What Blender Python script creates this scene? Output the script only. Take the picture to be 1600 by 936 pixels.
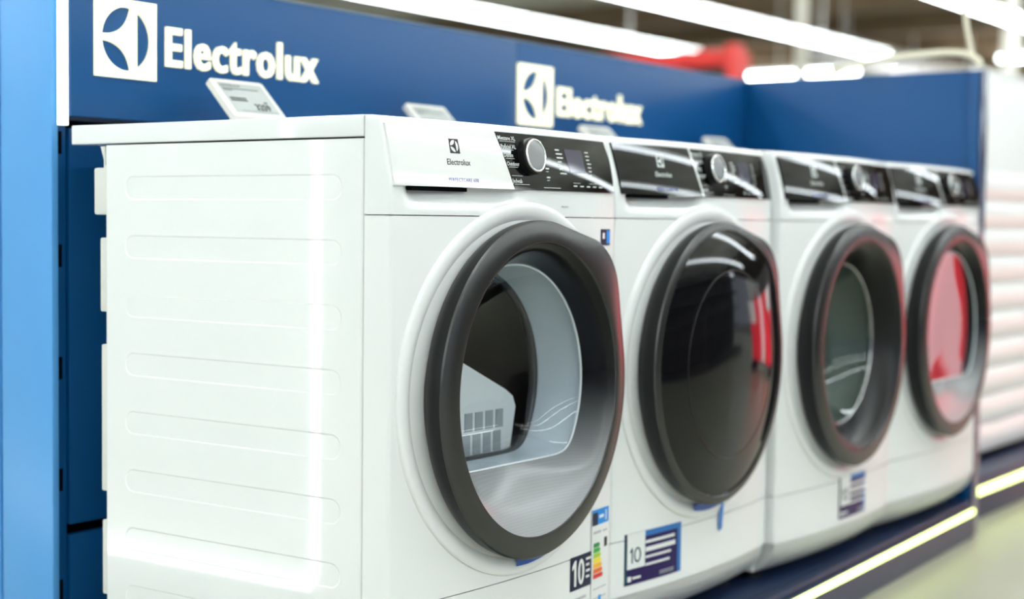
import bpy, bmesh, math, random
from math import sin, cos, pi, radians, sqrt, exp
from mathutils import Vector, Matrix
random.seed(7)
scene = bpy.context.scene
for _o in list(bpy.data.objects):
    bpy.data.objects.remove(_o)
COL = scene.collection

# ------------------------------------------------------------------ camera
F_PX, YAW, PITCH, ROLL = 2459.9, radians(35.333), radians(2.877), radians(0.6275)
CAM = Vector((-1.6943, -1.4586, 0.7031))
fw = Vector((cos(YAW) * cos(PITCH), sin(YAW) * cos(PITCH), -sin(PITCH)))
rt0 = Vector((sin(YAW), -cos(YAW), 0.0))
up0 = rt0.cross(fw)
rt = cos(ROLL) * rt0 + sin(ROLL) * up0
up = -sin(ROLL) * rt0 + cos(ROLL) * up0
cd = bpy.data.cameras.new('camera')
cam = bpy.data.objects.new('camera', cd)
COL.objects.link(cam)
cam.matrix_world = Matrix(((rt.x, up.x, -fw.x, CAM.x), (rt.y, up.y, -fw.y, CAM.y), (rt.z, up.z, -fw.z, CAM.z), (0, 0, 0, 1)))
cd.sensor_width = 36.0
cd.lens = F_PX / 1600 * 36.0
cd.clip_start, cd.clip_end = 0.05, 200
cd.dof.use_dof = True
cd.dof.focus_distance = 2.33
cd.dof.aperture_fstop = 2.1
scene.camera = cam

# ------------------------------------------------------------------ world, exposure
w = bpy.data.worlds.new('store_daylight')
scene.world = w
w.use_nodes = True
bg = w.node_tree.nodes['Background']
bg.inputs[0].default_value = (0.80, 0.90, 1.0, 1)
bg.inputs[1].default_value = 0.62
scene.view_settings.view_transform = 'Standard'
scene.view_settings.look = 'None'
scene.view_settings.gamma = 1.0
scene.view_settings.use_curve_mapping = False
scene.view_settings.exposure = 0.17
TUBE_STRENGTH = 16.5        # linear ceiling luminaires

# ------------------------------------------------------------------ materials
def srgb(r, g, b):
    def f(c):
        c /= 255.0
        return c / 12.92 if c <= 0.04045 else ((c + 0.055) / 1.055) ** 2.4
    return (f(r), f(g), f(b), 1.0)

MATS = {}
def mat(name, col, rough=0.4, metal=0.0, coat=0.0, emit=0.0, spec=0.5, noise=0.0, nscale=40.0, bump=0.0, bscale=300.0):
    if name in MATS:
        return MATS[name]
    m = bpy.data.materials.new(name)
    m.use_nodes = True
    nt = m.node_tree
    b = nt.nodes['Principled BSDF']
    b.inputs['Base Color'].default_value = col
    b.inputs['Roughness'].default_value = rough
    b.inputs['Metallic'].default_value = metal
    b.inputs['Coat Weight'].default_value = coat
    b.inputs['Coat Roughness'].default_value = 0.04
    b.inputs['Specular IOR Level'].default_value = spec
    if emit > 0:
        b.inputs['Emission Color'].default_value = col
        b.inputs['Emission Strength'].default_value = emit
    if noise > 0 or bump > 0:
        tc = nt.nodes.new('ShaderNodeTexCoord')
    if noise > 0:
        n = nt.nodes.new('ShaderNodeTexNoise')
        n.inputs['Scale'].default_value = nscale
        n.inputs['Detail'].default_value = 6
        nt.links.new(tc.outputs['Object'], n.inputs['Vector'])
        mx = nt.nodes.new('ShaderNodeMixRGB')
        mx.inputs[1].default_value = tuple(c * (1 - noise) for c in col[:3]) + (1,)
        mx.inputs[2].default_value = tuple(min(1, c * (1 + noise)) for c in col[:3]) + (1,)
        nt.links.new(n.outputs['Fac'], mx.inputs[0])
        nt.links.new(mx.outputs[0], b.inputs['Base Color'])
    if bump > 0:
        n2 = nt.nodes.new('ShaderNodeTexNoise')
        n2.inputs['Scale'].default_value = bscale
        nt.links.new(tc.outputs['Object'], n2.inputs['Vector'])
        bp = nt.nodes.new('ShaderNodeBump')
        bp.inputs['Strength'].default_value = bump
        bp.inputs['Distance'].default_value = 0.001
        nt.links.new(n2.outputs['Fac'], bp.inputs['Height'])
        nt.links.new(bp.outputs[0], b.inputs['Normal'])
    MATS[name] = m
    return m

def glass_mat(name, tint, refl=1.45):
    m = bpy.data.materials.new(name)
    m.use_nodes = True
    nt = m.node_tree
    nt.nodes.clear()
    out = nt.nodes.new('ShaderNodeOutputMaterial')
    tr = nt.nodes.new('ShaderNodeBsdfTransparent')
    tr.inputs[0].default_value = tint
    gl = nt.nodes.new('ShaderNodeBsdfGlossy')
    gl.inputs['Roughness'].default_value = 0.02
    lw = nt.nodes.new('ShaderNodeLayerWeight')
    lw.inputs[0].default_value = 0.5
    pw = nt.nodes.new('ShaderNodeMath'); pw.operation = 'POWER'; pw.inputs[1].default_value = 4.0
    nt.links.new(lw.outputs['Facing'], pw.inputs[0])
    fr = nt.nodes.new('ShaderNodeMapRange')          # reflectance: f0 head-on to near one at grazing
    fr.inputs[3].default_value = ((refl - 1) / (refl + 1)) ** 2; fr.inputs[4].default_value = 0.95
    nt.links.new(pw.outputs[0], fr.inputs[0])
    mx = nt.nodes.new('ShaderNodeMixShader')
    nt.links.new(fr.outputs[0], mx.inputs[0])
    nt.links.new(tr.outputs[0], mx.inputs[1])
    nt.links.new(gl.outputs[0], mx.inputs[2])
    nt.links.new(mx.outputs[0], out.inputs[0])
    MATS[name] = m
    return m

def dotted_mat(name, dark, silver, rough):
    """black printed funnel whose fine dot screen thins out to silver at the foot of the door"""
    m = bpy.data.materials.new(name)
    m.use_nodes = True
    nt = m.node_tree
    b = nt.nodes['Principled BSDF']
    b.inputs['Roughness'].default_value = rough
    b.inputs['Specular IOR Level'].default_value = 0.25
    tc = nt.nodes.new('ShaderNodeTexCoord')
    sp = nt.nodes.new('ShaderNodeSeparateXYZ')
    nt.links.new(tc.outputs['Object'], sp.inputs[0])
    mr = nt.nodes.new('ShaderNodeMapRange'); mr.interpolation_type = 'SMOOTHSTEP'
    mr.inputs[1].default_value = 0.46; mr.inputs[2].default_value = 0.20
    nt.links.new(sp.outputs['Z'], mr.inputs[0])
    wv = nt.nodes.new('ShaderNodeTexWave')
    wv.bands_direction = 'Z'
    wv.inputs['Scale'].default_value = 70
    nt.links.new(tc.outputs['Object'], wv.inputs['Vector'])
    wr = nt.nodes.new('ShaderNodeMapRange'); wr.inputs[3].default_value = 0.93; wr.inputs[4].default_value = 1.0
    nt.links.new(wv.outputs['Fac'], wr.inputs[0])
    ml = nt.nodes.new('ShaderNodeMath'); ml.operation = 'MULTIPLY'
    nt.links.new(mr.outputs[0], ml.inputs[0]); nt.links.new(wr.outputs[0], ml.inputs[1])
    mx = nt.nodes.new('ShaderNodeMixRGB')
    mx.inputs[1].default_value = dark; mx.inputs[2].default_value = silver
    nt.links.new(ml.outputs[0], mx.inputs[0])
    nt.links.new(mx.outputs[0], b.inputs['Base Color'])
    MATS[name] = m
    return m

def checker_bump_mat(name, col, rough, scale):
    m = mat(name, col, rough)
    nt = m.node_tree
    b = nt.nodes['Principled BSDF']
    tc = nt.nodes.new('ShaderNodeTexCoord')
    v = nt.nodes.new('ShaderNodeTexVoronoi')
    v.inputs['Scale'].default_value = scale
    v.inputs['Randomness'].default_value = 0.0
    nt.links.new(tc.outputs['Object'], v.inputs['Vector'])
    bp = nt.nodes.new('ShaderNodeBump')
    bp.inputs['Strength'].default_value = 0.6
    bp.inputs['Distance'].default_value = 0.002
    nt.links.new(v.outputs['Distance'], bp.inputs['Height'])
    nt.links.new(bp.outputs[0], b.inputs['Normal'])
    return m

WHITE = mat('white_enamel', (0.80, 0.805, 0.81, 1), 0.25, coat=0.08, spec=0.3, noise=0.012, nscale=3)
WHITE_SIDE = mat('white_side_enamel', (0.80, 0.81, 0.815, 1), 0.3, coat=0.9, bump=0.04, bscale=260)
WHITE_PLASTIC = mat('white_plastic', (0.80, 0.81, 0.82, 1), 0.10, coat=0.2)
DRAWER_WHITE = mat('drawer_white', (0.78, 0.78, 0.785, 1), 0.06, coat=0.6)
REAR_PLASTIC = mat('rear_plastic', (0.66, 0.66, 0.63, 1), 0.5, noise=0.05)
SEAM = mat('dark_seam', (0.10, 0.10, 0.10, 1), 0.7)
GREY_GRILLE = checker_bump_mat('grey_kick_grille', (0.60, 0.60, 0.59, 1), 0.45, 160)
BLACK_GLOSS = mat('black_gloss_panel', (0.003, 0.003, 0.004, 1), 0.03, spec=0.4)
BLACK_SOFT = mat('black_soft', (0.006, 0.006, 0.007, 1), 0.33, spec=0.3)
RING = mat('door_ring_graphite', (0.012, 0.0125, 0.0125, 1), 0.27, spec=0.8, bump=0.03, bscale=900)
RING_SIDE = mat('door_ring_black', (0.006, 0.006, 0.007, 1), 0.32, spec=0.25)
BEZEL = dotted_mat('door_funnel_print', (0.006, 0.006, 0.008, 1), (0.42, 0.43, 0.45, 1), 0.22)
BEZEL_GLOSS = mat('door_funnel_gloss', (0.004, 0.004, 0.005, 1), 0.05, spec=0.4)
CHROME = mat('chrome', (0.80, 0.82, 0.82, 1), 0.08, metal=1.0)
KNOB_FACE = mat('knob_brushed_metal', (0.16, 0.16, 0.16, 1), 0.22, metal=1.0)
SCREEN = mat('display_screen', (0.045, 0.04, 0.075, 1), 0.08)
PRINT = mat('white_print', (0.62, 0.66, 0.66, 1), 0.5)
INK = mat('black_ink', (0.012, 0.012, 0.014, 1), 0.5)
INK_PURPLE = mat('purple_ink', (0.10, 0.085, 0.36, 1), 0.5)
GLASS = glass_mat('clear_window', (0.90, 0.93, 0.95, 1), 1.45)
GLASS_GREEN = glass_mat('green_window', (0.66, 0.76, 0.72, 1), 1.5)
GLASS_SMOKE = glass_mat('smoked_window', (0.10, 0.095, 0.085, 1), 1.55)
RIM_CLEAR = mat('clear_plastic_lip', (0.62, 0.68, 0.72, 1), 0.1, coat=0.5)
COLLAR = mat('drum_collar_pale', (0.60, 0.66, 0.72, 1), 0.25, coat=0.2)
GASKET = mat('drum_gasket', (0.03, 0.03, 0.033, 1), 0.25)
DRUM = mat('drum_dark_steel', (0.035, 0.033, 0.036, 1), 0.4)
FILTER = mat('lint_filter_white', (0.75, 0.77, 0.78, 1), 0.4)
BLUE = mat('navy_blue_paint', srgb(4, 74, 130), 0.36, spec=0.35, noise=0.03, nscale=5)
BLUE_DARK = mat('navy_blue_plinth', srgb(24, 42, 76), 0.38, noise=0.04, nscale=8)
BLUE_LIT = mat('blue_paint_lit', srgb(84, 156, 220), 0.34, noise=0.04, nscale=3)  # blue paint with the stronger light on the cover put into its colour
SLOT = mat('slot_black', (0.003, 0.004, 0.006, 1), 0.9, spec=0.05)
LETTER = mat('lit_letter_acrylic', srgb(255, 250, 214), 0.4, emit=0.62)
LED_WHITE = mat('led_edge_white', srgb(244, 255, 242), 0.4, emit=1.2)
LED_LIME = mat('led_strip_lime', (0.86, 1.0, 0.34, 1), 0.4, emit=3.2)
TUBE = mat('ceiling_tube_light', (0.87, 0.955, 1.0, 1), 0.4, emit=TUBE_STRENGTH)
TAG_WHITE = mat('price_tag_plastic', (0.80, 0.78, 0.74, 1), 0.4)
EINK = mat('eink_grey', (0.50, 0.53, 0.53, 1), 0.35)
ST_NAVY = mat('sticker_navy', srgb(16, 27, 60), 0.35, spec=0.2)
ST_PURPLE = mat('sticker_purple', srgb(38, 20, 82), 0.35, spec=0.2)
ST_BLUE = mat('sticker_blue', srgb(52, 116, 186), 0.35, spec=0.2)
ST_SKY = mat('sticker_sky', srgb(30, 140, 225), 0.35, spec=0.2)
ST_WHITE = mat('sticker_white', (0.78, 0.79, 0.79, 1), 0.3)
ST_TEAL = mat('sticker_teal', srgb(10, 70, 84), 0.35, spec=0.2)
ST_GREY = mat('sticker_grey', srgb(178, 182, 184), 0.4)
TAPE = mat('blue_tape', srgb(24, 118, 205), 0.3)
TAPE_D = mat('blue_tape_dark', srgb(26, 84, 178), 0.3)
EBARS = [mat('energy_%d' % i, srgb(*c), 0.4) for i, c in enumerate([(8, 135, 62), (40, 165, 60), (170, 205, 40), (250, 225, 20), (250, 180, 20), (235, 110, 25), (215, 35, 30)])]

# ------------------------------------------------------------------ helpers
def link(o, parent=None):
    COL.objects.link(o)
    if parent is not None:
        o.parent = parent
    return o

def mesh_obj(name, bm, m, parent=None, smooth=35, loc=None):
    bmesh.ops.recalc_face_normals(bm, faces=bm.faces[:]) if bm.faces else None
    me = bpy.data.meshes.new(name)
    bm.to_mesh(me)
    bm.free()
    if m is not None:
        me.materials.append(m)
    if smooth:
        me.polygons.foreach_set('use_smooth', [True] * len(me.polygons))
        me.set_sharp_from_angle(angle=radians(smooth))
    o = bpy.data.objects.new(name, me)
    if loc:
        o.location = loc
    return link(o, parent)

def tag(o, label, cat, group=None, kind=None):
    o['label'] = label
    if cat: o['category'] = cat
    if group: o['group'] = group
    if kind: o['kind'] = kind
    return o

def thing(name, label, cat, loc=(0, 0, 0), group=None):
    o = bpy.data.objects.new(name, None)
    o.empty_display_size = 0.05
    o.location = loc
    COL.objects.link(o)
    return tag(o, label, cat, group)

def bevel_all(bm, r, seg=2):
    if r > 0:
        bmesh.ops.bevel(bm, geom=bm.edges[:], offset=r, segments=seg, affect='EDGES', profile=0.6)

def box_bm(x0, x1, y0, y1, z0, z1, r=0.0, seg=2, bm=None):
    own = bmesh.new()
    vs = [own.verts.new((x, y, z)) for x in (x0, x1) for y in (y0, y1) for z in (z0, z1)]
    for f in ((0, 1, 3, 2), (4, 6, 7, 5), (0, 4, 5, 1), (2, 3, 7, 6), (0, 2, 6, 4), (1, 5, 7, 3)):
        own.faces.new([vs[i] for i in f])
    bmesh.ops.recalc_face_normals(own, faces=own.faces[:])
    bevel_all(own, r, seg)
    if bm is None:
        return own
    me = bpy.data.meshes.new('t'); own.to_mesh(me); own.free(); bm.from_mesh(me); bpy.data.meshes.remove(me)
    return bm

def box(name, m, parent, x0, x1, y0, y1, z0, z1, r=0.0, seg=2):
    return mesh_obj(name, box_bm(x0, x1, y0, y1, z0, z1, r, seg), m, parent)

def rings_bm(rings, closed=True, cap0=False, cap1=False, bm=None):
    """loft: list of rings, each a list of points of equal length"""
    bm = bm or bmesh.new()
    R = [[bm.verts.new(p) for p in r] for r in rings]
    n = len(R[0])
    for a, b in zip(R, R[1:]):
        for i in range(n if closed else n - 1):
            j = (i + 1) % n
            bm.faces.new((a[i], a[j], b[j], b[i]))
    if cap0: bm.faces.new(R[0])
    if cap1: bm.faces.new(R[-1][::-1])
    return bm

def prism_bm(poly, y0, y1):
    """polygon in XZ extruded along Y"""
    bm = bmesh.new()
    a = [bm.verts.new((x, y0, z)) for x, z in poly]
    b = [bm.verts.new((x, y1, z)) for x, z in poly]
    bm.faces.new(a); bm.faces.new(b[::-1])
    n = len(poly)
    for i in range(n):
        bm.faces.new((a[i], b[i], b[(i + 1) % n], a[(i + 1) % n]))
    return bm

def tube_bm(pts, r, seg=10):
    pts = [Vector(p) for p in pts]
    rings = []
    for i, p in enumerate(pts):
        t = (pts[min(i + 1, len(pts) - 1)] - pts[max(i - 1, 0)]).normalized()
        a = t.cross(Vector((0.13, 0.31, 0.94)))
        if a.length < 1e-3: a = t.cross(Vector((1, 0, 0)))
        a.normalize(); b = t.cross(a)
        rings.append([p + r * (cos(2 * pi * k / seg) * a + sin(2 * pi * k / seg) * b) for k in range(seg)])
    return rings_bm(rings, True, True, True)

def catmull(P, n=8):
    P = [Vector(p) for p in P]
    out = []
    for i in range(len(P) - 1):
        p0, p1, p2, p3 = P[max(i - 1, 0)], P[i], P[i + 1], P[min(i + 2, len(P) - 1)]
        for k in range(n):
            t = k / n
            out.append(0.5 * ((2 * p1) + (p2 - p0) * t + (2 * p0 - 5 * p1 + 4 * p2 - p3) * t * t + (3 * p1 - p0 - 3 * p2 + p3) * t ** 3))
    out.append(P[-1])
    return out

def text_bm(body, size, extrude, offset=0.0, res=3, align='LEFT', space=1.0, sx=1.0):
    """flat lettering as a mesh: local x right, y up, z out"""
    cu = bpy.data.curves.new('txt', 'FONT')
    cu.body = body; cu.size = size; cu.extrude = extrude; cu.offset = offset
    cu.resolution_u = res; cu.align_x = align; cu.space_character = space
    o = bpy.data.objects.new('txt', cu)
    COL.objects.link(o)
    dg = bpy.context.evaluated_depsgraph_get()
    me = bpy.data.meshes.new_from_object(o.evaluated_get(dg))
    bm = bmesh.new(); bm.from_mesh(me)
    bpy.data.objects.remove(o); bpy.data.curves.remove(cu); bpy.data.meshes.remove(me)
    bmesh.ops.remove_doubles(bm, verts=bm.verts[:], dist=1e-6)
    for v in bm.verts: v.co.x *= sx
    return bm

def emblem_bm(size, extrude):
    """square badge with the three leaf-shaped openings cut out"""
    cu = bpy.data.curves.new('emb', 'CURVE')
    cu.dimensions = '2D'; cu.fill_mode = 'BOTH'; cu.extrude = extrude
    h = 0.5; R = 0.405
    def poly(pts):
        s = cu.splines.new('POLY'); s.points.add(len(pts) - 1)
        for p, q in zip(s.points, pts): p.co = (q[0] * size, q[1] * size, 0, 1)
        s.use_cyclic_u = True
    poly([(-h, -h), (h, -h), (h, h), (-h, h)])
    a0 = math.acos(0.42)
    poly([(R * cos(a), R * sin(a)) for a in [-a0 + 2 * a0 * k / 24 for k in range(25)]])
    for sgn in (1, -1):
        arc = [(R * cos(a), R * sin(a)) for a in [radians(79 + (174 - 79) * k / 20) for k in range(21)]]
        p0, p1, p2 = Vector(arc[-1]), Vector((0.02 * R, 0.10 * R)), Vector(arc[0])
        inner = [((1 - t) ** 2 * p0 + 2 * t * (1 - t) * p1 + t * t * p2) for t in [k / 16 for k in range(1, 16)]]
        pts = [(p[0], sgn * p[1]) for p in arc + [tuple(q) for q in inner]]
        poly(pts)
    o = bpy.data.objects.new('emb', cu)
    COL.objects.link(o)
    dg = bpy.context.evaluated_depsgraph_get()
    me = bpy.data.meshes.new_from_object(o.evaluated_get(dg))
    bm = bmesh.new(); bm.from_mesh(me)
    bpy.data.objects.remove(o); bpy.data.curves.remove(cu); bpy.data.meshes.remove(me)
    return bm

def place(bm, fn):
    for v in bm.verts: v.co = Vector(fn(v.co.x, v.co.y, v.co.z))
    return bm

def islands(bm):
    """split a bmesh into its loose pieces, left to right"""
    seen, out = set(), []
    for v in bm.verts:
        if v in seen: continue
        st, comp = [v], []
        seen.add(v)
        while st:
            q = st.pop(); comp.append(q)
            for e in q.link_edges:
                u = e.other_vert(q)
                if u not in seen: seen.add(u); st.append(u)
        out.append(comp)
    res = []
    for comp in out:
        ix = {v: i for i, v in enumerate(comp)}
        nb = bmesh.new()
        nv = [nb.verts.new(v.co) for v in comp]
        fs = set(f for v in comp for f in v.link_faces)
        for f in fs:
            nb.faces.new([nv[ix[v]] for v in f.verts])
        res.append((min(v.co.x for v in comp), nb))
    bm.free()
    return [b for _, b in sorted(res, key=lambda t: t[0])]

def smoothstep(a, b, x):
    t = min(1, max(0, (x - a) / (b - a)))
    return t * t * (3 - 2 * t)

# ================================================================== STRUCTURE
FLOOR_Z = -0.13
fm = mat('polished_concrete', srgb(168, 168, 152), 0.32, noise=0.16, nscale=2.2, bump=0.05, bscale=30)
floor = box('floor', fm, None, -14, 48, -14, 26, FLOOR_Z - 0.1, FLOOR_Z)
tag(floor, 'polished greenish beige concrete shop floor', 'floor', kind='structure')
cm = mat('ceiling_deck_brown', srgb(228, 216, 198), 0.8, noise=0.6, nscale=0.7)
ceil = box('ceiling', cm, None, -14, 48, -14, 26, 4.25, 4.35)
tag(ceil, 'dim brown and grey shop ceiling deck far behind the display', 'ceiling', kind='structure')
wall_far = box('wall_far', mat('far_wall_pale', srgb(205, 200, 196), 0.7, noise=0.2, nscale=0.8), None, 47.6, 48, -14, 26, FLOOR_Z, 4.25)
tag(wall_far, 'pale far wall of the shop', 'wall', kind='structure')

# ================================================================== DISPLAY BAY
HY = 0.650          # front of the header
END_X = 2.446       # inner face of the end panel
# --- shelving back with upright
g = thing('shelving_back', 'navy blue shelving back with slotted upright behind the first machine', 'shelving', (0, 0.70, FLOOR_Z))
def gbox(name, m, x0, x1, y0, y1, z0, z1, r=0.0, parent=g):
    return box(name, m, parent, x0, x1, y0 - 0.70, y1 - 0.70, z0 - FLOOR_Z, z1 - FLOOR_Z, r)
gbox('side_cover', BLUE_LIT, -0.004, 0.010, 0.677, 0.811, FLOOR_Z, 1.40, 0.003)
upright = gbox('upright', BLUE, 0.0105, 0.036, 0.690, 0.760, FLOOR_Z, 1.30, 0.002)
for k in range(6):
    zc = 0.825 - 0.1895 * k
    s = box('slot', SLOT, upright, 0.0175, 0.0265, -0.0108, -0.004, zc - 0.019 - FLOOR_Z, zc + 0.019 - FLOOR_Z)
gbox('back_panel', BLUE, 0.0395, END_X - 0.004, 0.686, 0.704, 0.178, 0.850, 0.003)
gbox('back_panel', BLUE, 0.0395, END_X - 0.004, 0.686, 0.704, -0.10, 0.160, 0.003)
gbox('rear_sheet', SLOT, 0.037, END_X - 0.004, 0.716, 0.722, FLOOR_Z, 1.10)
gbox('header_rail', BLUE_DARK, 0.037, END_X - 0.004, 0.680, 0.714, 0.862, 0.905, 0.003)
gbox('rear_post', BLUE_LIT, -0.004, 0.030, 0.818, 0.86, FLOOR_Z, 1.40, 0.003)

# --- header with the lit brand lettering
h = thing('header_sign', 'long navy blue header board with lit cream logos and lettering', 'sign', (0, HY, 0.868))
for x0, x1 in ((0.0140, 1.290), (1.2915, END_X - 0.004)):
    box('header_panel', BLUE, h, x0, x1, 0.0, 0.016, 0.0, 0.247, 0.0012)
box('light_edge', LED_WHITE, h, -0.001, 0.012, 0.003, 0.017, -0.016, 0.36, 0.001)
box('top_lip', mat('lip_grey', srgb(120, 140, 165), 0.4), h, 0.0140, END_X - 0.004, -0.002, 0.018, 0.2475, 0.2500)
def header_brand(xl, z0, s):
    """xl: left edge of the badge, z0: its lower edge above the header's lower edge, s: badge size"""
    e = emblem_bm(s, 0.003)
    place(e, lambda x, y, z: (xl + s / 2 + x, -0.0035 - z, z0 + s / 2 + y))
    mesh_obj('emblem', e, LETTER, h, 0)
    t = text_bm('Electrolux', 0.096, 0.003, 0.0017, 3, 'LEFT', 1.10)
    xs = [v.co.x for v in t.verts]
    mn, mx = min(xs), max(xs)
    wid = 0.392
    for b in islands(t):
        place(b, lambda x, y, z: (xl + s + 0.024 + (x - mn) / (mx - mn) * wid, -0.0035 - z, z0 + 0.030 + y))
        mesh_obj('letter', b, LETTER, h, 0)
header_brand(0.061, 0.070, 0.133)
header_brand(1.290, 0.058, 0.140)

# --- right end panel
ep = thing('end_panel', 'navy blue end panel closing the right of the washing machine row', 'panel', (END_X, 0.3, FLOOR_Z))
box('board', BLUE, ep, 0.0, 0.046, -0.337, 0.40, 0.0, 1.115 - FLOOR_Z, 0.003)
box('front_post', BLUE, ep, -0.010, -0.0003, -0.339, -0.312, 0.04, 1.113 - FLOOR_Z, 0.003)
box('edge_profile', mat('edge_profile_gloss', srgb(40, 52, 92), 0.12, coat=0.6), ep, 0.002, 0.048, -0.3445, -0.3372, 0.0, 1.117 - FLOOR_Z, 0.002)

# --- plinth under the machines, its front runs slightly askew to the row
def pl_y(x): return -0.062 - (2.40 - x) * 0.0475
def skew_bar(name, m, parent, x0, x1, d0, d1, z0, z1, r=0.0):
    bm = bmesh.new()
    vs = [bm.verts.new((x, pl_y(x) + d, z)) for x in (x0, x1) for d in (d0, d1) for z in (z0, z1)]
    for f in ((0, 1, 3, 2), (4, 6, 7, 5), (0, 4, 5, 1), (2, 3, 7, 6), (0, 2, 6, 4), (1, 5, 7, 3)):
        bm.faces.new([vs[i] for i in f])
    bmesh.ops.recalc_face_normals(bm, faces=bm.faces[:])
    bevel_all(bm, r, 2)
    return mesh_obj(name, bm, m, parent)
pl = thing('display_plinth', 'dark navy plinth with lime light strip carrying the washing machine row', 'plinth', (0, 0, 0))
PT = -0.032
bm = bmesh.new()
quad = [(0.0, pl_y(0.0) + 0.045), (END_X - 0.015, pl_y(END_X) + 0.045), (END_X - 0.015, 0.674), (0.0, 0.674)]
a = [bm.verts.new((x, y, PT - 0.02)) for x, y in quad]; b = [bm.verts.new((x, y, PT)) for x, y in quad]
bm.faces.new(a); bm.faces.new(b)
for i in range(4): bm.faces.new((a[i], a[(i + 1) % 4], b[(i + 1) % 4], b[i]))
mesh_obj('deck', bm, BLUE_DARK, pl)
PX1 = END_X - 0.015
skew_bar('front_rail', BLUE_DARK, pl, 0.0, PX1, 0.012, 0.045, PT - 0.014, PT - 0.0002, 0.003)
skew_bar('ledge', BLUE_DARK, pl, 0.0, PX1, 0.0, 0.046, -0.066, PT - 0.0145, 0.002)
skew_bar('light_strip', LED_LIME, pl, 0.0, PX1 - 0.02, -0.004, 0.003, -0.064, -0.049, 0.002)
skew_bar('skirt', BLUE_DARK, pl, 0.0, PX1, 0.004, 0.024, FLOOR_Z, -0.0665, 0.002)

# ================================================================== MACHINES
W = 0.596
CX, CZ = 0.300, 0.443
def bow(x): return -0.048 - 0.020 * (1 - ((x - 0.298) / 0.298) ** 2)
def prof(z):
    """the fascia leans back, a little more towards its top"""
    if z <= 0.750: return 0.0
    t = z - 0.750
    return 0.155 * t + 0.60 * t * t
def fy(x, z): return bow(x) + prof(z)

def side_panel_bm(D=0.545, z0=-0.012, z1=0.8165):
    bm = bmesh.new()
    y0, y1 = 0.041, 0.502
    hgt, R = 0.038, 0.019
    zt = [0.767 - 0.0937 * k for k in range(8)]
    cuts = [z1] + [(zt[k] - hgt + zt[k + 1]) / 2 for k in range(7)] + [z0]
    N = 12
    for k in range(8):
        top, bot = cuts[k], cuts[k + 1]
        zc = zt[k] - R
        def stad(r, xoff):
            pts = []
            for i in range(N + 1):
                a = -pi / 2 + pi * i / N
                pts.append((xoff, y1 - R + r * cos(a), zc + r * sin(a)))
            for i in range(N + 1):
                a = pi / 2 + pi * i / N
                pts.append((xoff, y0 + R + r * cos(a), zc + r * sin(a)))
            return pts
        s1, s2, s3 = stad(R, 0), stad(R - 0.0012, 0.0004), stad(R - 0.0024, 0.0009)
        rect = []
        for i in range(N + 1):
            t = i / N
            # outer rectangle, right side (y large) from bottom to top
            if t < 0.25: rect.append((0, y1 - R + (D - y1 + R) * t / 0.25, bot))
            elif t <= 0.75: rect.append((0, D, bot + (top - bot) * (t - 0.25) / 0.5))
            else: rect.append((0, D - (D - y1 + R) * (t - 0.75) / 0.25, top))
        E0 = 0.006
        for i in range(N + 1):
            t = i / N
            if t < 0.25: rect.append((0, y0 + R - (y0 + R - E0) * t / 0.25, top))
            elif t <= 0.75: rect.append((0, E0, top - (top - bot) * (t - 0.25) / 0.5))
            else: rect.append((0, E0 + (y0 + R - E0) * (t - 0.75) / 0.25, bot))
        rings_bm([rect, s1, s2, s3], True, False, True, bm)
    # rolled front edge and rear return
    for yy in (((0.006, 0), (0.003, 0.0006), (0.0012, 0.002), (0.0006, 0.006)), ((D, 0), (D + 0.002, 0.001), (D + 0.003, 0.004), (D + 0.003, 0.02))):
        rs = [[(x, y, z0), (x, y, z1)] for y, x in yy]
        rings_bm(rs, False, bm=bm)
    return bm

def grid_bm(nx, nz, fn, thick=None, bm=None):
    bm = bm or bmesh.new()
    V = [[bm.verts.new(fn(i / nx, j / nz)) for i in range(nx + 1)] for j in range(nz + 1)]
    for j in range(nz):
        for i in range(nx):
            bm.faces.new((V[j][i], V[j][i + 1], V[j + 1][i + 1], V[j + 1][i]))
    if thick:
        edge = V[0] + [r[-1] for r in V[1:]] + V[-1][-2::-1] + [V[j][0] for j in range(nz - 1, 0, -1)]
        low = [bm.verts.new(v.co + Vector((0, thick, 0))) for v in edge]
        n = len(edge)
        for i in range(n):
            bm.faces.new((edge[i], low[i], low[(i + 1) % n], edge[(i + 1) % n]))
    return bm

def scoop(x, z):
    s = smoothstep(0.020, 0.060, x) * (1 - smoothstep(0.235, 0.305, x))
    zb = 0.716 + 0.010 * smoothstep(0.20, 0.30, x)
    return 0.022 * s * smoothstep(zb, 0.752, z)

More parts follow.
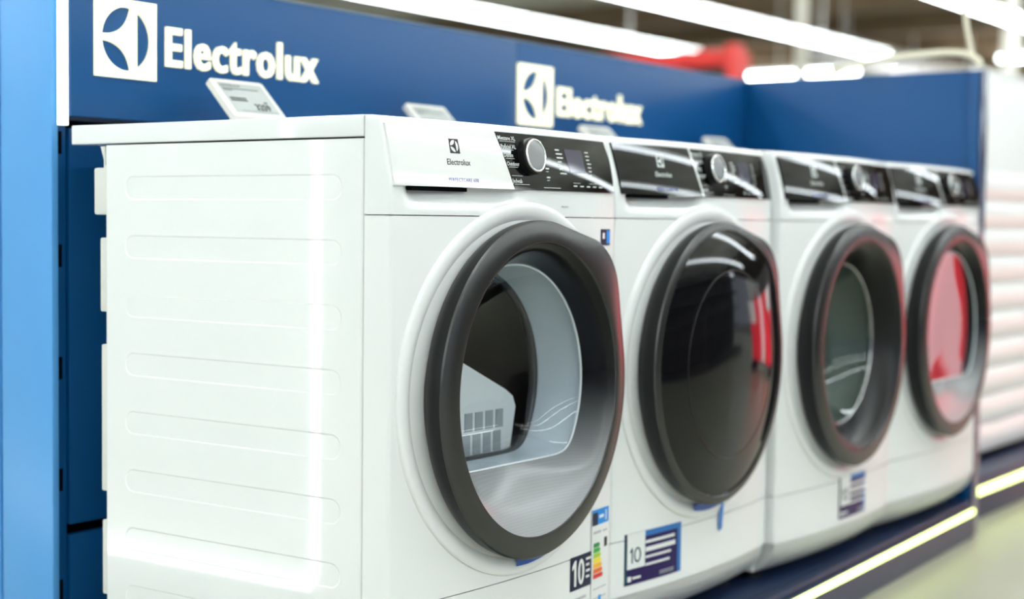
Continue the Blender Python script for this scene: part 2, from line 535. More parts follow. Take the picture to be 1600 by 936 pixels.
def fascia_bm():
    bm = bmesh.new()
    nx = 64
    zs = [0.7095, 0.713, 0.7165, 0.720, 0.724, 0.728, 0.732, 0.736, 0.740, 0.744, 0.7475, 0.7495, 0.76, 0.775, 0.79, 0.805, 0.82, 0.83, 0.838, 0.842, 0.8455, 0.848, 0.8495]
    def X(i): 
        return W * i / nx
    def P(x, z):
        y = fy(x, min(z, 0.838))
        if z > 0.838:
            t = (z - 0.838) / 0.0115
            y += 0.016 * (1 - sqrt(max(0, 1 - t * t)))
        # rounded vertical corners
        d = min(x, W - x)
        if d < 0.006: y += 0.006 * (1 - sqrt(max(0, 1 - ((0.006 - d) / 0.006) ** 2)))
        if z < 0.750: y += scoop(x, z)
        elif z < 0.752: y += scoop(x, 0.7499)
        return (x, min(y, -0.002), z)
    xs = [0, 0.0008, 0.002, 0.004, 0.006] + [0.006 + (W - 0.012) * i / nx for i in range(1, nx)] + [W - 0.006, W - 0.004, W - 0.002, W - 0.0008, W]
    rows = [[bm.verts.new(P(x, z)) for x in xs] for z in zs]
    for r0, r1 in zip(rows, rows[1:]):
        for i in range(len(xs) - 1):
            bm.faces.new((r0[i], r0[i + 1], r1[i + 1], r1[i]))
    # top, sides, bottom back to y = 0
    back = [bm.verts.new((x, -0.0005, 0.850)) for x in xs]
    for i in range(len(xs) - 1): bm.faces.new((rows[-1][i], rows[-1][i + 1], back[i + 1], back[i]))
    for k in (0, -1):
        sb = [bm.verts.new((xs[k], -0.0005, z)) for z in zs]
        for j in range(len(zs) - 1): bm.faces.new((rows[j][k], rows[j + 1][k], sb[j + 1], sb[j]))
        bm.faces.new((rows[-1][k], back[k], sb[-1]))
    bot = [bm.verts.new((x, -0.0005, zs[0])) for x in xs]
    for i in range(len(xs) - 1): bm.faces.new((rows[0][i], rows[0][i + 1], bot[i + 1], bot[i]))
    return bm

def fascia_patch(name, m, parent, xl, xr, z0, z1, off, nx=24, nz=10, thick=None):
    """panel that follows the fascia; xl(z), xr(z) give its slanted ends"""
    def fn(u, v):
        z = z0 + (z1 - z0) * v
        x = xl(z) + (xr(z) - xl(z)) * u
        return (x, fy(x, z) - off, z)
    return mesh_obj(name, grid_bm(nx, nz, fn, thick or off + 0.001), m, parent, 30)

def split_x(z, d=0.0):   # slanted joint between drawer and control panel
    return 0.2545 + (0.838 - z) / 0.0885 * 0.030 - 0.017 + d

def front_panel_bm(z0, z1):
    """bowed front with a round opening"""
    bm = bmesh.new()
    N = 120
    hole = []
    rect = []
    for k in range(N):
        a = 2 * pi * k / N
        c, s = cos(a), sin(a)
        hole.append((CX + 0.232 * c, CZ + 0.232 * s))
        t = min((W - 0.006 - CX if c > 0 else CX - 0.006) / max(abs(c), 1e-6), (z1 - CZ if s > 0 else CZ - z0) / max(abs(s), 1e-6))
        rect.append((CX + t * c, CZ + t * s))
    # put exact corners in
    for cx_, cz_ in ((0.006, z0), (0.006, z1), (W - 0.006, z0), (W - 0.006, z1)):
        i = min(range(N), key=lambda q: (rect[q][0] - cx_) ** 2 + (rect[q][1] - cz_) ** 2)
        rect[i] = (cx_, cz_)
    rows = []
    for t in (0, 0.15, 0.35, 0.6, 0.8, 1.0):
        rows.append([((h0[0] + (r0[0] - h0[0]) * t), bow(h0[0] + (r0[0] - h0[0]) * t), (h0[1] + (r0[1] - h0[1]) * t)) for h0, r0 in zip(hole, rect)])
    rings_bm(rows, True, bm=bm)
    side_returns(bm, z0, z1)
    return bm

def side_returns(bm, z0, z1):
    y6 = bow(0.006)
    for sx in (0, 1):
        pr = []
        for k in range(7):
            a = pi / 2 * k / 6
            pr.append((0.006 - 0.006 * sin(a), y6 + 0.006 * (1 - cos(a))))
        pr.append((0.0, -0.0006))
        rs = [[(x if not sx else W - x, y, z0), (x if not sx else W - x, y, z1)] for x, y in pr]
        rings_bm(rs, False, bm=bm)
    # top and bottom return edges
    for z in (z0, z1):
        n = 24
        rs = [[(0.0 + W * i / n, max(bow(W * i / n), y6) if i in (0, n) else bow(W * i / n), z) for i in range(n + 1)], [(W * i / n, 0.0, z) for i in range(n + 1)]]
        rings_bm(rs, False, bm=bm)

def low_panel_bm(z0, z1, setback=0.0, curl=0.0):
    bm = bmesh.new()
    def fn(u, v):
        x = 0.006 + (W - 0.012) * u
        z = z0 + (z1 - z0) * v
        y = bow(x) + setback + curl * (1 - v) ** 2.2
        return (x, y, z)
    grid_bm(32, 10, fn, None, bm)
    side_returns(bm, z0, z1) if curl == 0 else grid_sides(bm, z0, z1, setback, curl)
    return bm

def grid_sides(bm, z0, z1, setback, curl):
    for x in (0.006, W - 0.006):
        rs = [[(x, bow(x) + setback + curl * (1 - v) ** 2.2, z0 + (z1 - z0) * v) for v in [k / 10 for k in range(11)]],
              [(x, 0.02, z0 + (z1 - z0) * k / 10) for k in range(11)]]
        rings_bm(rs, False, bm=bm)

NS = 144
def _hull_radii():
    """outline of the door: a circle drawn out to a broad corner at the upper right"""
    R0, d, a, r1 = 0.2600, 0.186, radians(44), 0.104
    pts = [(R0 * cos(2 * pi * k / 360), R0 * sin(2 * pi * k / 360)) for k in range(360)]
    pts += [(d * cos(a) + r1 * cos(2 * pi * k / 180), d * sin(a) + r1 * sin(2 * pi * k / 180)) for k in range(180)]
    pts = sorted(set(pts))
    def half(P):
        h_ = []
        for q in P:
            while len(h_) > 1 and (h_[-1][0] - h_[-2][0]) * (q[1] - h_[-2][1]) - (h_[-1][1] - h_[-2][1]) * (q[0] - h_[-2][0]) <= 0: h_.pop()
            h_.append(q)
        return h_[:-1]
    H = half(pts) + half(pts[::-1])
    out = []
    for k in range(NS):
        t = 2 * pi * k / NS
        c, s_ = cos(t), sin(t)
        best = R0
        for (x0, z0), (x1, z1) in zip(H, H[1:] + H[:1]):
            ex, ez = x1 - x0, z1 - z0
            den = c * ez - s_ * ex
            if abs(den) < 1e-12: continue
            r = (x0 * ez - z0 * ex) / den
            u = (x0 * s_ - z0 * c) / den
            if r > 0 and -1e-6 <= u <= 1 + 1e-6: best = max(best, r)
        out.append(best - R0)
    return out
GRIP = _hull_radii()
def grip(th): return GRIP[int(round(th / (2 * pi) * NS)) % NS]

def lathe(prof_pts, hole_grip=True, mirror=False):
    rings = []
    for r, y, wgt in prof_pts:
        zs = 1.042 + 0.023 * (1 - smoothstep(0.215, 0.246, r))
        rings.append([(CX + (r + wgt * grip(2 * pi * k / NS)) * cos(2 * pi * k / NS), y, CZ + zs * (r + wgt * grip(2 * pi * k / NS)) * sin(2 * pi * k / NS)) for k in range(NS)])
    return rings_bm(rings, True)

def window_r(th, r0=0.195, chord=0.122, n=16):
    s = sin(th)
    if s >= -0.05 or chord is None: return r0
    c = chord / abs(s)
    return (r0 ** -n + c ** -n) ** (-1.0 / n)

def outline_ring(fr, y, zs=0.985):
    return [(CX + fr(2 * pi * k / NS) * cos(2 * pi * k / NS), y, CZ + zs * fr(2 * pi * k / NS) * sin(2 * pi * k / NS)) for k in range(NS)]

def make_door(parent, style):
    wall = [(0.2350, -0.060, 0.3), (0.2420, -0.068, 0.7), (0.2475, -0.078, 0.95), (0.2500, -0.088, 1), (0.2502, -0.0985, 1)]
    ring = [(0.2502, -0.0985, 1), (0.2482, -0.1010, 0.985), (0.2465, -0.1016, 0.97), (0.236, -0.1040, 0.6), (0.2150, -0.1072, 0.0), (0.2128, -0.1068, 0.0), (0.2115, -0.1045, 0.0)]
    ri, yi = 0.2115, -0.1045
    if style == 'smoke':
        ri = 0.2330
        ring = ring[:3] + [(0.2370, -0.1040, 0.6), (0.2345, -0.1042, 0.5), (ri, -0.1030, 0.4)]
        yi = -0.1030
    d = mesh_obj('door', lathe(ring), RING, parent, 24)
    mesh_obj('door_rim', lathe(wall), RING_SIDE, d, 40)
    back = [(0.2100, -0.0900, 0), (0.2115, -0.066, 0), (0.2350, -0.060, 0.3)]
    mesh_obj('door_back', lathe(back), RING_SIDE, d)
    if style == 'smoke':
        rows = []
        for sx_ in (1.0, 0.985, 0.96, 0.92, 0.86, 0.78, 0.68, 0.56, 0.42, 0.28, 0.14, 0.02):
            rows.append(outline_ring(lambda th: (ri - 0.0005) * sx_ + 0.4 * grip(th) * sx_ ** 6, yi + 0.0015 - 0.030 * (1 - sx_ ** 2.6), 1.049))
        mesh_obj('door_cover', rings_bm(rows, True, False, True), BEZEL_GLOSS, d, 60)
        # darker inner window ring behind the gloss
        rows = []
        for k in range(9):
            a = 2 * pi * k / 8
            rows.append(outline_ring(lambda th: 0.165 + 0.0012 * cos(a), yi + 0.0015 - 0.030 * (1 - (0.165 / ri) ** 2.6) + 0.0004 + 0.0012 * sin(a), 1.049))
        mesh_obj('window_lip', rings_bm(rows), BLACK_SOFT, d, 60)
        return d
    chord = 0.122 if style in ('clear', 'pane') else None
    yb = -0.048 if style != 'pane' else -0.078
    r0 = 0.196 if chord else (0.178 if style == 'porthole' else 0.165)
    fr = lambda th: window_r(th, r0, chord)
    rows = []
    m = 8
    for j in range(m + 1):
        t = j / m
        z0_ = 1.065 if style != 'smoke' else 1.049
        zs = z0_ + (0.985 - z0_) * t ** 0.8
        gw = 0.4 * (1 - t) ** 2 if style == 'smoke' else 0.0
        rows.append(outline_ring(lambda th: ri + (fr(th) - ri) * t ** 0.8 + gw * grip(th), yi + (yb - yi) * (t ** 1.35), zs))
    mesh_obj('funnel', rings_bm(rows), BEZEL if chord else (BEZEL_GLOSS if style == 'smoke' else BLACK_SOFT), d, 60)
    # thin lip around the window
    lip = []
    for k in range(9):
        a = 2 * pi * k / 8
        lip.append(outline_ring(lambda th: fr(th) + 0.0022 * cos(a) - 0.001, yb + 0.0022 * sin(a)))
    mesh_obj('window_lip', rings_bm(lip), RIM_CLEAR if chord else CHROME if style == 'porthole' else BLACK_SOFT, d, 60)
    depth = {'pane': 0.004, 'clear': 0.062, 'porthole': 0.085, 'smoke': -0.012}[style]
    pw = {'pane': 4, 'clear': 5, 'porthole': 3, 'smoke': 2}[style]
    rows = []
    for s in (1.0, 0.985, 0.96, 0.92, 0.86, 0.78, 0.66, 0.5, 0.3, 0.12, 0.01):
        rows.append(outline_ring(lambda th: (fr(th) - 0.001) * s, yb + depth * (1 - s ** pw)))
    gb = rings_bm(rows, True, False, True)
    mesh_obj('window_glass', gb, {'pane': GLASS, 'clear': GLASS, 'porthole': GLASS_GREEN, 'smoke': GLASS_SMOKE}[style], d, 60)
    # what is behind the window
    if chord:
        col_rows = [outline_ring(lambda th: window_r(th, 0.206, 0.130), yb + 0.004), outline_ring(lambda th: window_r(th, 0.202, 0.128), -0.02),
                    outline_ring(lambda th: window_r(th, 0.192, 0.126), 0.012), outline_ring(lambda th: window_r(th, 0.188, 0.124), 0.034)]
        mesh_obj('drum_collar', rings_bm(col_rows), COLLAR if style == 'clear' else DRUM, parent, 40)
        orr = lambda th: window_r(th, 0.185, 0.124)
        gk = []
        for k in range(9):
            a = 2 * pi * k / 8
            gk.append(outline_ring(lambda th: orr(th) + 0.006 * cos(a), 0.040 + 0.008 * sin(a)))
        mesh_obj('gasket', rings_bm(gk), GASKET, parent, 60)
        dr = [outline_ring(orr, 0.046), outline_ring(lambda th: 0.262, 0.052), outline_ring(lambda th: 0.268, 0.09), outline_ring(lambda th: 0.268, 0.47), outline_ring(lambda th: 0.02, 0.48)]
        mesh_obj('drum', rings_bm(dr, True, False, True), DRUM, parent, 40)
        # lint filter standing in the lower lip of the opening
        poly = [(-0.075, -0.128), (0.085, -0.128), (0.098, -0.115), (0.112, -0.050), (0.104, -0.032), (0.085, -0.020), (-0.075, 0.050)]
        lf = mesh_obj('lint_filter', prism_bm([(CX + x + 0.035, CZ + z) for x, z in poly], 0.050, 0.066), FILTER, parent)
        for k in range(4):
            x0 = CX + 0.000 + 0.028 * k
            box('filter_window', mat('filter_mesh_grey', (0.33, 0.36, 0.38, 1), 0.5), lf, x0, x0 + 0.020, 0.0485, 0.052, CZ - 0.118, CZ - 0.085)
            box('filter_window', mat('filter_mesh_grey', (0.33, 0.36, 0.38, 1), 0.5), lf, x0 + 0.006, x0 + 0.026, 0.0485, 0.052, CZ - 0.080, CZ - 0.050)
    elif style == 'porthole':
        mesh_obj('gasket', rings_bm([outline_ring(lambda th: r, y) for r, y in ((0.205, -0.03), (0.20, 0.02), (0.172, 0.05), (0.168, 0.075), (0.18, 0.085))]), mat('washer_gasket_grey', (0.20, 0.22, 0.22, 1), 0.4), parent, 40)
        mesh_obj('drum', rings_bm([outline_ring(lambda th: r, y) for r, y in ((0.18, 0.086), (0.25, 0.10), (0.255, 0.40), (0.02, 0.42))], True, False, True), mat('washer_drum_steel', (0.22, 0.23, 0.23, 1), 0.3, metal=0.9), parent, 40)
    else:
        mesh_obj('drum', rings_bm([outline_ring(lambda th: r, y) for r, y in ((0.20, -0.05), (0.18, 0.03), (0.25, 0.08), (0.25, 0.40), (0.02, 0.42))], True, False, True), DRUM, parent, 40)
    return d

def flat_patch(name, m, parent, x0, x1, z0, z1, off, nx=6):
    """sticker or print hugging the bowed front"""
    def fn(u, v):
        x = x0 + (x1 - x0) * u
        return (x, bow(x) - off, z0 + (z1 - z0) * v)
    return mesh_obj(name, grid_bm(nx, 1, fn, off * 0.6), m, parent, 0)

def on_front(bm, x0, z0, off):
    return place(bm, lambda x, y, z: (x0 + x, bow(x0 + x) - off - z, z0 + y))

def on_fascia(bm, x0, z0, off):
    return place(bm, lambda x, y, z: (x0 + x, fy(x0 + x, z0 + y) - off - z, z0 + y))

def brand_on_drawer(parent, ink, ink2, name2, xc=0.136):
    e = emblem_bm(0.0215, 0.0001)
    mesh_obj('emblem', on_fascia(e, xc, 0.8105, 0.0042), ink, parent, 0)
    t = text_bm('Electrolux', 0.0125, 0.0001, 0.0001, 2, 'LEFT', 1.0)
    mesh_obj('wordmark', on_fascia(t, xc - 0.0215, 0.7830, 0.0042), ink, parent, 0)
    t = text_bm(name2, 0.0078, 0.0001, 0.00005, 2, 'LEFT', 1.06)
    mesh_obj('model_name', on_fascia(t, xc - 0.0225, 0.7585, 0.0042), ink2, parent, 0)

def make_machine(name, label, loc, style, dark_drawer, detail, rear, prog=None):
    t = thing(name, label, 'washing machine' if name == 'washing_machine' else 'tumble dryer', loc, 'white appliances in the display row')
    mesh_obj('side_panel', side_panel_bm(), WHITE_SIDE, t, 9)
    # cabinet: right side, back and underside as one folded sheet
    bm = bmesh.new()
    box_bm(W - 0.004, W, 0.0, 0.545, -0.012, 0.8165, 0.001, 1, bm)
    box_bm(0.004, W - 0.004, 0.535, 0.545, -0.012, 0.8165, 0, 1, bm)
    box_bm(0.004, W - 0.004, 0.005, 0.535, -0.012, -0.004, 0, 1, bm)
    mesh_obj('cabinet', bm, WHITE, t)
    box('frame', SEAM, t, 0.006, W - 0.006, 0.004, 0.54, 0.79, 0.8178)
    box('worktop', WHITE_PLASTIC, t, -0.0008, W + 0.0008, 0.0010, 0.631, 0.8190, 0.8502, 0.003, 3)
    mesh_obj('fascia', fascia_bm(), WHITE_PLASTIC, t, 30)
    # drawer
    dm = BLACK_GLOSS if dark_drawer else DRAWER_WHITE
    dr = fascia_patch('drawer', dm, t, lambda z: 0.004 if not dark_drawer else 0.004 + (0.838 - z) * 0.1, lambda z: split_x(z, -0.0012), 0.7505, 0.8375, 0.004, thick=0.028)
    cp = fascia_patch('control_panel', BLACK_GLOSS, t, lambda z: split_x(z, 0.0006 if not dark_drawer else 0.006), lambda z: W - 0.010 - 0.012 * smoothstep(0.80, 0.84, z), 0.7505, 0.8372, 0.0030, nx=40, nz=14)
    if dark_drawer:
        fascia_patch('divider', WHITE_PLASTIC, t, lambda z: split_x(z, -0.0008), lambda z: split_x(z, 0.0056), 0.7505, 0.8374, 0.0034, nx=2)
    hs = 0.0
    box('handle_slot', SLOT, t, 0.040, 0.170, bow(0.1) + 0.006, bow(0.1) + 0.024, 0.7445, 0.7503)
    brand_on_drawer(dr, PRINT if dark_drawer else INK, mat('dim_blue_print', (0.09, 0.13, 0.42, 1), 0.4) if dark_drawer else INK_PURPLE, 'PERFECTCARE 600')
    # programme knob
    kx, kz = 0.317, 0.8015
    ky = fy(kx, kz) - 0.003
    kn = bpy.data.objects.new('knob', None)
    nrm = Vector((0, -1, 0.16)).normalized()
    def knob_ring(r, h):
        ux = Vector((1, 0, 0)); uz = ux.cross(nrm) * -1
        c = Vector((kx, ky, kz)) + nrm * h
        return [tuple(c + r * (cos(2 * pi * k / 64) * ux + sin(2 * pi * k / 64) * uz)) for k in range(64)]
    kb = mesh_obj('knob', rings_bm([knob_ring(0.0285, -0.004), knob_ring(0.0285, 0.010), knob_ring(0.0278, 0.0125), knob_ring(0.0262, 0.0135)], True, False, True), BLACK_SOFT, t, 40)
    rr = []
    for k in range(9):
        a = 2 * pi * k / 8
        rr.append(knob_ring(0.0245 + 0.0018 * cos(a), 0.0142 + 0.0018 * sin(a)))
    mesh_obj('chrome_ring', rings_bm(rr), CHROME, kb, 60)
    mesh_obj('knob_face', rings_bm([knob_ring(0.0232, 0.0134), knob_ring(0.0232, 0.0148), knob_ring(0.0160, 0.0153), knob_ring(0.001, 0.0153)], True, False, True), KNOB_FACE, kb, 60)
    # display
    fascia_patch('display', SCREEN, t, lambda z: 0.424 + (0.82 - z) * 0.30, lambda z: 0.483 + (0.82 - z) * 0.10, 0.781, 0.8185, 0.0034, nx=6, nz=4)
    # printed legends
    bmp = bmesh.new()
    def dash(x, z, w_, h_):
        V = [bmp.verts.new((xx, fy(xx, zz) - 0.0033, zz)) for xx, zz in ((x, z), (x + w_, z), (x + w_, z + h_), (x, z + h_))]
        bmp.faces.new(V)
    for k in range(6):
        zz = 0.823 - 0.0130 * k
        xx = split_x(zz, 0.004)
        dash(xx, zz, (0.040, 0.028, 0.022, 0.024, 0.028, 0.040)[k], 0.0007)
    for k in range(7):
        dash(0.397 + 0.001 * k, 0.815 - 0.0062 * k, (0.013, 0.019, 0.019, 0.012, 0.016, 0.010, 0.020)[k], 0.0022)
        dash(0.494 + 0.001 * k, 0.815 - 0.0062 * k, (0.012, 0.013, 0.010, 0.014, 0.012, 0.010, 0.008)[k], 0.0016)
    for k, (x, z) in enumerate(((0.350, 0.8255), (0.358, 0.812), (0.360, 0.797), (0.360, 0.784), (0.360, 0.770))):
        dash(x, z, 0.010, 0.0022); dash(x, z - 0.004, 0.008, 0.0008)
    for k in range(5): dash(0.440 + 0.022 * k, 0.7585, 0.012, 0.0018)
    dash(0.348, 0.7545, 0.050, 0.0008); dash(0.440, 0.7640, 0.080, 0.0006)
    mesh_obj('legend', bmp, PRINT, cp, 0)['kind'] = 'stuff'
    if prog:
        for k, word in enumerate(prog):
            if not word: continue
            zz = 0.8255 - 0.0130 * k
            tb = text_bm(word, 0.0088, 0.00005, 0.00012, 2)
            mesh_obj('program_name', on_fascia(tb, split_x(zz, 0.001), zz, 0.0033), PRINT, cp, 0)
    # front sheet metal
    mesh_obj('front_panel', front_panel_bm(0.1495, 0.7080), WHITE, t, 30)
    mesh_obj('lower_panel', low_panel_bm(0.0520, 0.1478), WHITE, t, 30)
    mesh_obj('kick_plate', low_panel_bm(-0.012, 0.0510, 0.004, 0.045), GREY_GRILLE, t, 30)
    # raised white surround of the door
    rows = []
    for r, off in ((0.2890, 0.0005), (0.2880, -0.0030), (0.2855, -0.0046), (0.2800, -0.0056), (0.2720, -0.0050), (0.2640, -0.0020), (0.2560, 0.0030), (0.2480, 0.0120)):
        rows.append([(CX + r * cos(2 * pi * k / NS), bow(CX + r * cos(2 * pi * k / NS)) + off, CZ + r * sin(2 * pi * k / NS)) for k in range(NS)])
    mesh_obj('door_surround', rings_bm(rows), WHITE, t, 40)
    make_door(t, style)
    for fx, fyy in ((0.05, 0.03), (W - 0.05, 0.03), (0.05, 0.5), (W - 0.05, 0.5)):
        fr = [[(fx + r * cos(2 * pi * k / 20), fyy + r * sin(2 * pi * k / 20), z) for k in range(20)] for r, z in ((0.012, -0.012), (0.012, -0.024), (0.021, -0.026), (0.021, PT))]
        mesh_obj('foot', rings_bm(fr, True, True, True), BLACK_SOFT, t)
    if rear:
        box('rear_cover', REAR_PLASTIC, t, 0.004, 0.30, 0.549, 0.5580, 0.752, 0.806, 0.003)
        box('rear_cover', REAR_PLASTIC, t, 0.003, 0.30, 0.549, 0.5800, 0.705, 0.781, 0.004)
        box('rear_cover', REAR_PLASTIC, t, 0.003, 0.30, 0.549, 0.5650, 0.548, 0.668, 0.003)
        box('rear_cover', REAR_PLASTIC, t, 0.003, 0.30, 0.549, 0.5625, 0.255, 0.495, 0.003)
        box('rear_cover', REAR_PLASTIC, t, 0.003, 0.30, 0.549, 0.5610, 0.085, 0.208, 0.003)
        bm = bmesh.new()
        V = [bm.verts.new(p) for p in ((0.002, 0.552, 0.8150), (0.002, 0.562, 0.8150), (0.002, 0.551, 0.785), (0.012, 0.552, 0.8150), (0.012, 0.562, 0.8150), (0.012, 0.551, 0.785))]
        for f in ((0, 1, 2), (5, 4, 3), (0, 3, 4, 1), (1, 4, 5, 2), (2, 5, 3, 0)): bm.faces.new([V[i] for i in f])
        mesh_obj('rear_bracket', bm, REAR_PLASTIC, t, 0)
    return t

PROG = ('Mieszane XL', 'Po\u015bciel XL', 'Denim', 'Outdoor', None, 'Jedwab')
m1 = make_machine('tumble_dryer', 'nearest white tumble dryer with white drawer front, clear window and ribbed side', (0.0, 0, 0), 'clear', False, True, True, PROG)
m2 = make_machine('tumble_dryer', 'white tumble dryer with glossy smoked black door and loose blue tape tail below', (0.598, 0, 0), 'smoke', True, True, True, PROG)
m3 = make_machine('washing_machine', 'white washing machine with greenish porthole between smoked door dryer and last dryer', (1.203, -0.018, 0), 'porthole', True, True, True)
m4 = make_machine('tumble_dryer', 'white tumble dryer at the far end of row beside navy end panel', (1.802, -0.014, 0), 'pane', True, True, True)

# --- stickers and tape
def number_ten_bm(hgt, st, w0):
    """the digits 1 and 0: a flagged upright and an oval ring, w0 = width of the zero"""
    bm = prism_bm([(0.0, hgt * 0.80), (0.0, hgt * 0.80 - st), (hgt * 0.16, hgt * 0.80 - st * 0.4), (hgt * 0.16, 0.0), (hgt * 0.16 + st, 0.0), (hgt * 0.16 + st, hgt), (hgt * 0.16 + st * 0.2, hgt)], 0.0, 0.0003)
    xc = hgt * 0.16 + st + hgt * 0.14 + w0 / 2
    n = 32
    def ov(a, b, y): return [(xc + a * cos(2 * pi * k / n), y, hgt / 2 + b * sin(2 * pi * k / n)) for k in range(n)]
    rings_bm([ov(w0 / 2, hgt / 2, 0.0), ov(w0 / 2, hgt / 2, 0.0003), ov(w0 / 2 - st, hgt / 2 - st, 0.0003), ov(w0 / 2 - st, hgt / 2 - st, 0.0), ov(w0 / 2, hgt / 2, 0.0)], True, bm=bm)
    return place(bm, lambda x, y, z: (x, z, y))

def ten_sticker_small(t, x0, z0):
    s = flat_patch('warranty_sticker', ST_NAVY, t, x0, x0 + 0.077, z0, z0 + 0.056, 0.0012)
    b = number_ten_bm(0.043, 0.0068, 0.022)
    mesh_obj('number', on_front(b, x0 + 0.005, z0 + 0.0065, 0.0015), ST_WHITE, s, 0)
    for k in range(4):
        flat_patch('print_line', ST_WHITE, s, x0 + 0.053, x0 + 0.053 + (0.018, 0.012, 0.014, 0.012)[k], z0 + 0.044 - 0.010 * k, z0 + 0.048 - 0.010 * k, 0.0016, 1)
    flat_patch('print_line', ST_GREY, s, x0 + 0.012, x0 + 0.055, z0 - 0.018, z0 - 0.014, 0.0012, 2)

def energy_label(t, x0, z0, z1):
    wd = 0.064
    s = flat_patch('energy_label', ST_WHITE, t, x0, x0 + wd, z0, z1, 0.0022)
    flat_patch('label_band', ST_SKY, s, x0 + 0.001, x0 + wd - 0.001, z1 - 0.0285, z1 - 0.002, 0.0026, 3)
    flat_patch('label_flag', ST_NAVY, s, x0 + 0.001, x0 + 0.020, z1 - 0.0285, z1 - 0.007, 0.0029, 1)
    flat_patch('label_print', ST_WHITE, s, x0 + 0.050, x0 + 0.054, z1 - 0.024, z1 - 0.007, 0.0029, 1)
    flat_patch('label_print', ST_WHITE, s, x0 + 0.026, x0 + 0.043, z1 - 0.018, z1 - 0.013, 0.0029, 1)
    flat_patch('label_print', ST_GREY, s, x0 + 0.006, x0 + 0.034, z1 - 0.043, z1 - 0.039, 0.0026, 1)
    flat_patch('label_print', ST_GREY, s, x0 + 0.042, x0 + 0.058, z1 - 0.043, z1 - 0.040, 0.0026, 1)
    for k in range(7):
        zz = z1 - 0.066 - 0.0088 * k
        l = 0.020 + 0.0022 * k
        pts = [(x0 + 0.006, zz), (x0 + 0.006 + l, zz), (x0 + 0.006 + l + 0.003, zz + 0.0037), (x0 + 0.006 + l, zz + 0.0074), (x0 + 0.006, zz + 0.0074)]
        mesh_obj('energy_bar', place(prism_bm(pts, 0, 0.0004), lambda x, y, z: (x, bow(x) - 0.0026 - y, z)), EBARS[k], s, 0)
    flat_patch('energy_class', INK, s, x0 + 0.047, x0 + 0.058, z1 - 0.070, z1 - 0.054, 0.0026, 1)
    for k in range(2):
        flat_patch('label_print', ST_GREY, s, x0 + 0.006, x0 + 0.056, z1 - 0.138 - 0.016 * k, z1 - 0.136 - 0.016 * k, 0.0026, 2)
    flat_patch('label_print', ST_SKY, s, x0 + 0.026, x0 + 0.036, z1 - 0.168, z1 - 0.150, 0.0026, 1)

def ten_sticker_large(t, x0, z0, sw=0.174, sh=0.0905):
    s = flat_patch('warranty_sticker', ST_PURPLE, t, x0, x0 + sw, z0, z0 + sh, 0.0012)
    flat_patch('sticker_border', ST_BLUE, s, x0 + sw - 0.012, x0 + sw, z0, z0 + sh, 0.0015, 1)
    flat_patch('sticker_border', ST_BLUE, s, x0 + 0.055, x0 + sw, z0 + sh - 0.010, z0 + sh, 0.0016, 3)
    flat_patch('sticker_border', ST_TEAL, s, x0, x0 + 0.006, z0 + 0.004, z0 + sh - 0.008, 0.0016, 1)
    flat_patch('number_field', ST_WHITE, s, x0 + 0.006, x0 + 0.058, z0 + 0.028, z0 + sh, 0.0017, 2)
    b = number_ten_bm(0.027, 0.0032, 0.020)
    mesh_obj('number', on_front(b, x0 + 0.014, z0 + 0.038, 0.0020), ST_TEAL, s, 0)
    for k, (a, l, hh) in enumerate(((0.060, 0.092, 0.005), (0.060, 0.094, 0.008), (0.060, 0.080, 0.004), (0.060, 0.076, 0.004))):
        zz = z0 + 0.070 - 0.0135 * k
        flat_patch('print_line', ST_WHITE, s, x0 + a, x0 + a + l, zz - hh / 2, zz + hh / 2, 0.0017, 3)
    flat_patch('print_line', ST_WHITE, s, x0 + 0.008, x0 + 0.018, z0 + 0.006, z0 + 0.015, 0.0017, 1)
    flat_patch('print_line', ST_WHITE, s, x0 + 0.022, x0 + 0.046, z0 + 0.009, z0 + 0.013, 0.0017, 1)
    flat_patch('print_line', ST_GREY, s, x0 + 0.104, x0 + 0.150, z0 + 0.010, z0 + 0.0115, 0.0017, 2)
    flat_patch('print_line', ST_GREY, s, x0 + 0.104, x0 + 0.150, z0 + 0.006, z0 + 0.0075, 0.0017, 2)

def tape_arc(t, m, a0, a1, r0, r1):
    n = 12
    rs = [[(CX + r * cos(radians(a0 + (a1 - a0) * k / n)), bow(CX) - 0.0075, CZ + r * sin(radians(a0 + (a1 - a0) * k / n))) for k in range(n + 1)] for r in (r0, r1)]
    bm = rings_bm(rs, False)
    mesh_obj('door_tape', bm, m, t, 0)

ten_sticker_small(m1, 0.447, 0.095)
energy_label(m1, 0.519, 0.010, 0.2205)
sb = flat_patch('corner_sticker', ST_NAVY, m1, 0.540, 0.574, 0.663, 0.690, 0.0014, 2)
flat_patch('label_print', ST_SKY, sb, 0.560, 0.573, 0.666, 0.688, 0.0017, 1)
flat_patch('label_print', ST_WHITE, sb, 0.545, 0.553, 0.674, 0.684, 0.0017, 1)
tape_arc(m1, TAPE_D, -95, -60, 0.262, 0.2745)
sb = flat_patch('corner_sticker', ST_GREY, m1, 0.405, 0.424, 0.7255, 0.7268, 0.0014, 2)
ten_sticker_large(m2, 0.037, 0.068)
tape_arc(m2, TAPE_D, -102, -68, 0.262, 0.2745)
bm = bmesh.new()
for q in ([(0.345, -0.086, 0.196), (0.362, -0.086, 0.200), (0.366, -0.073, 0.172), (0.350, -0.073, 0.172)], [(0.350, -0.073, 0.172), (0.366, -0.073, 0.172), (0.366, -0.070, 0.122), (0.352, -0.070, 0.118)]):
    bm.faces.new([bm.verts.new(p) for p in q])
mesh_obj('tape_tail', bm, TAPE, m2, 0)
ten_sticker_large(m3, 0.268, 0.064, 0.146, 0.0905)

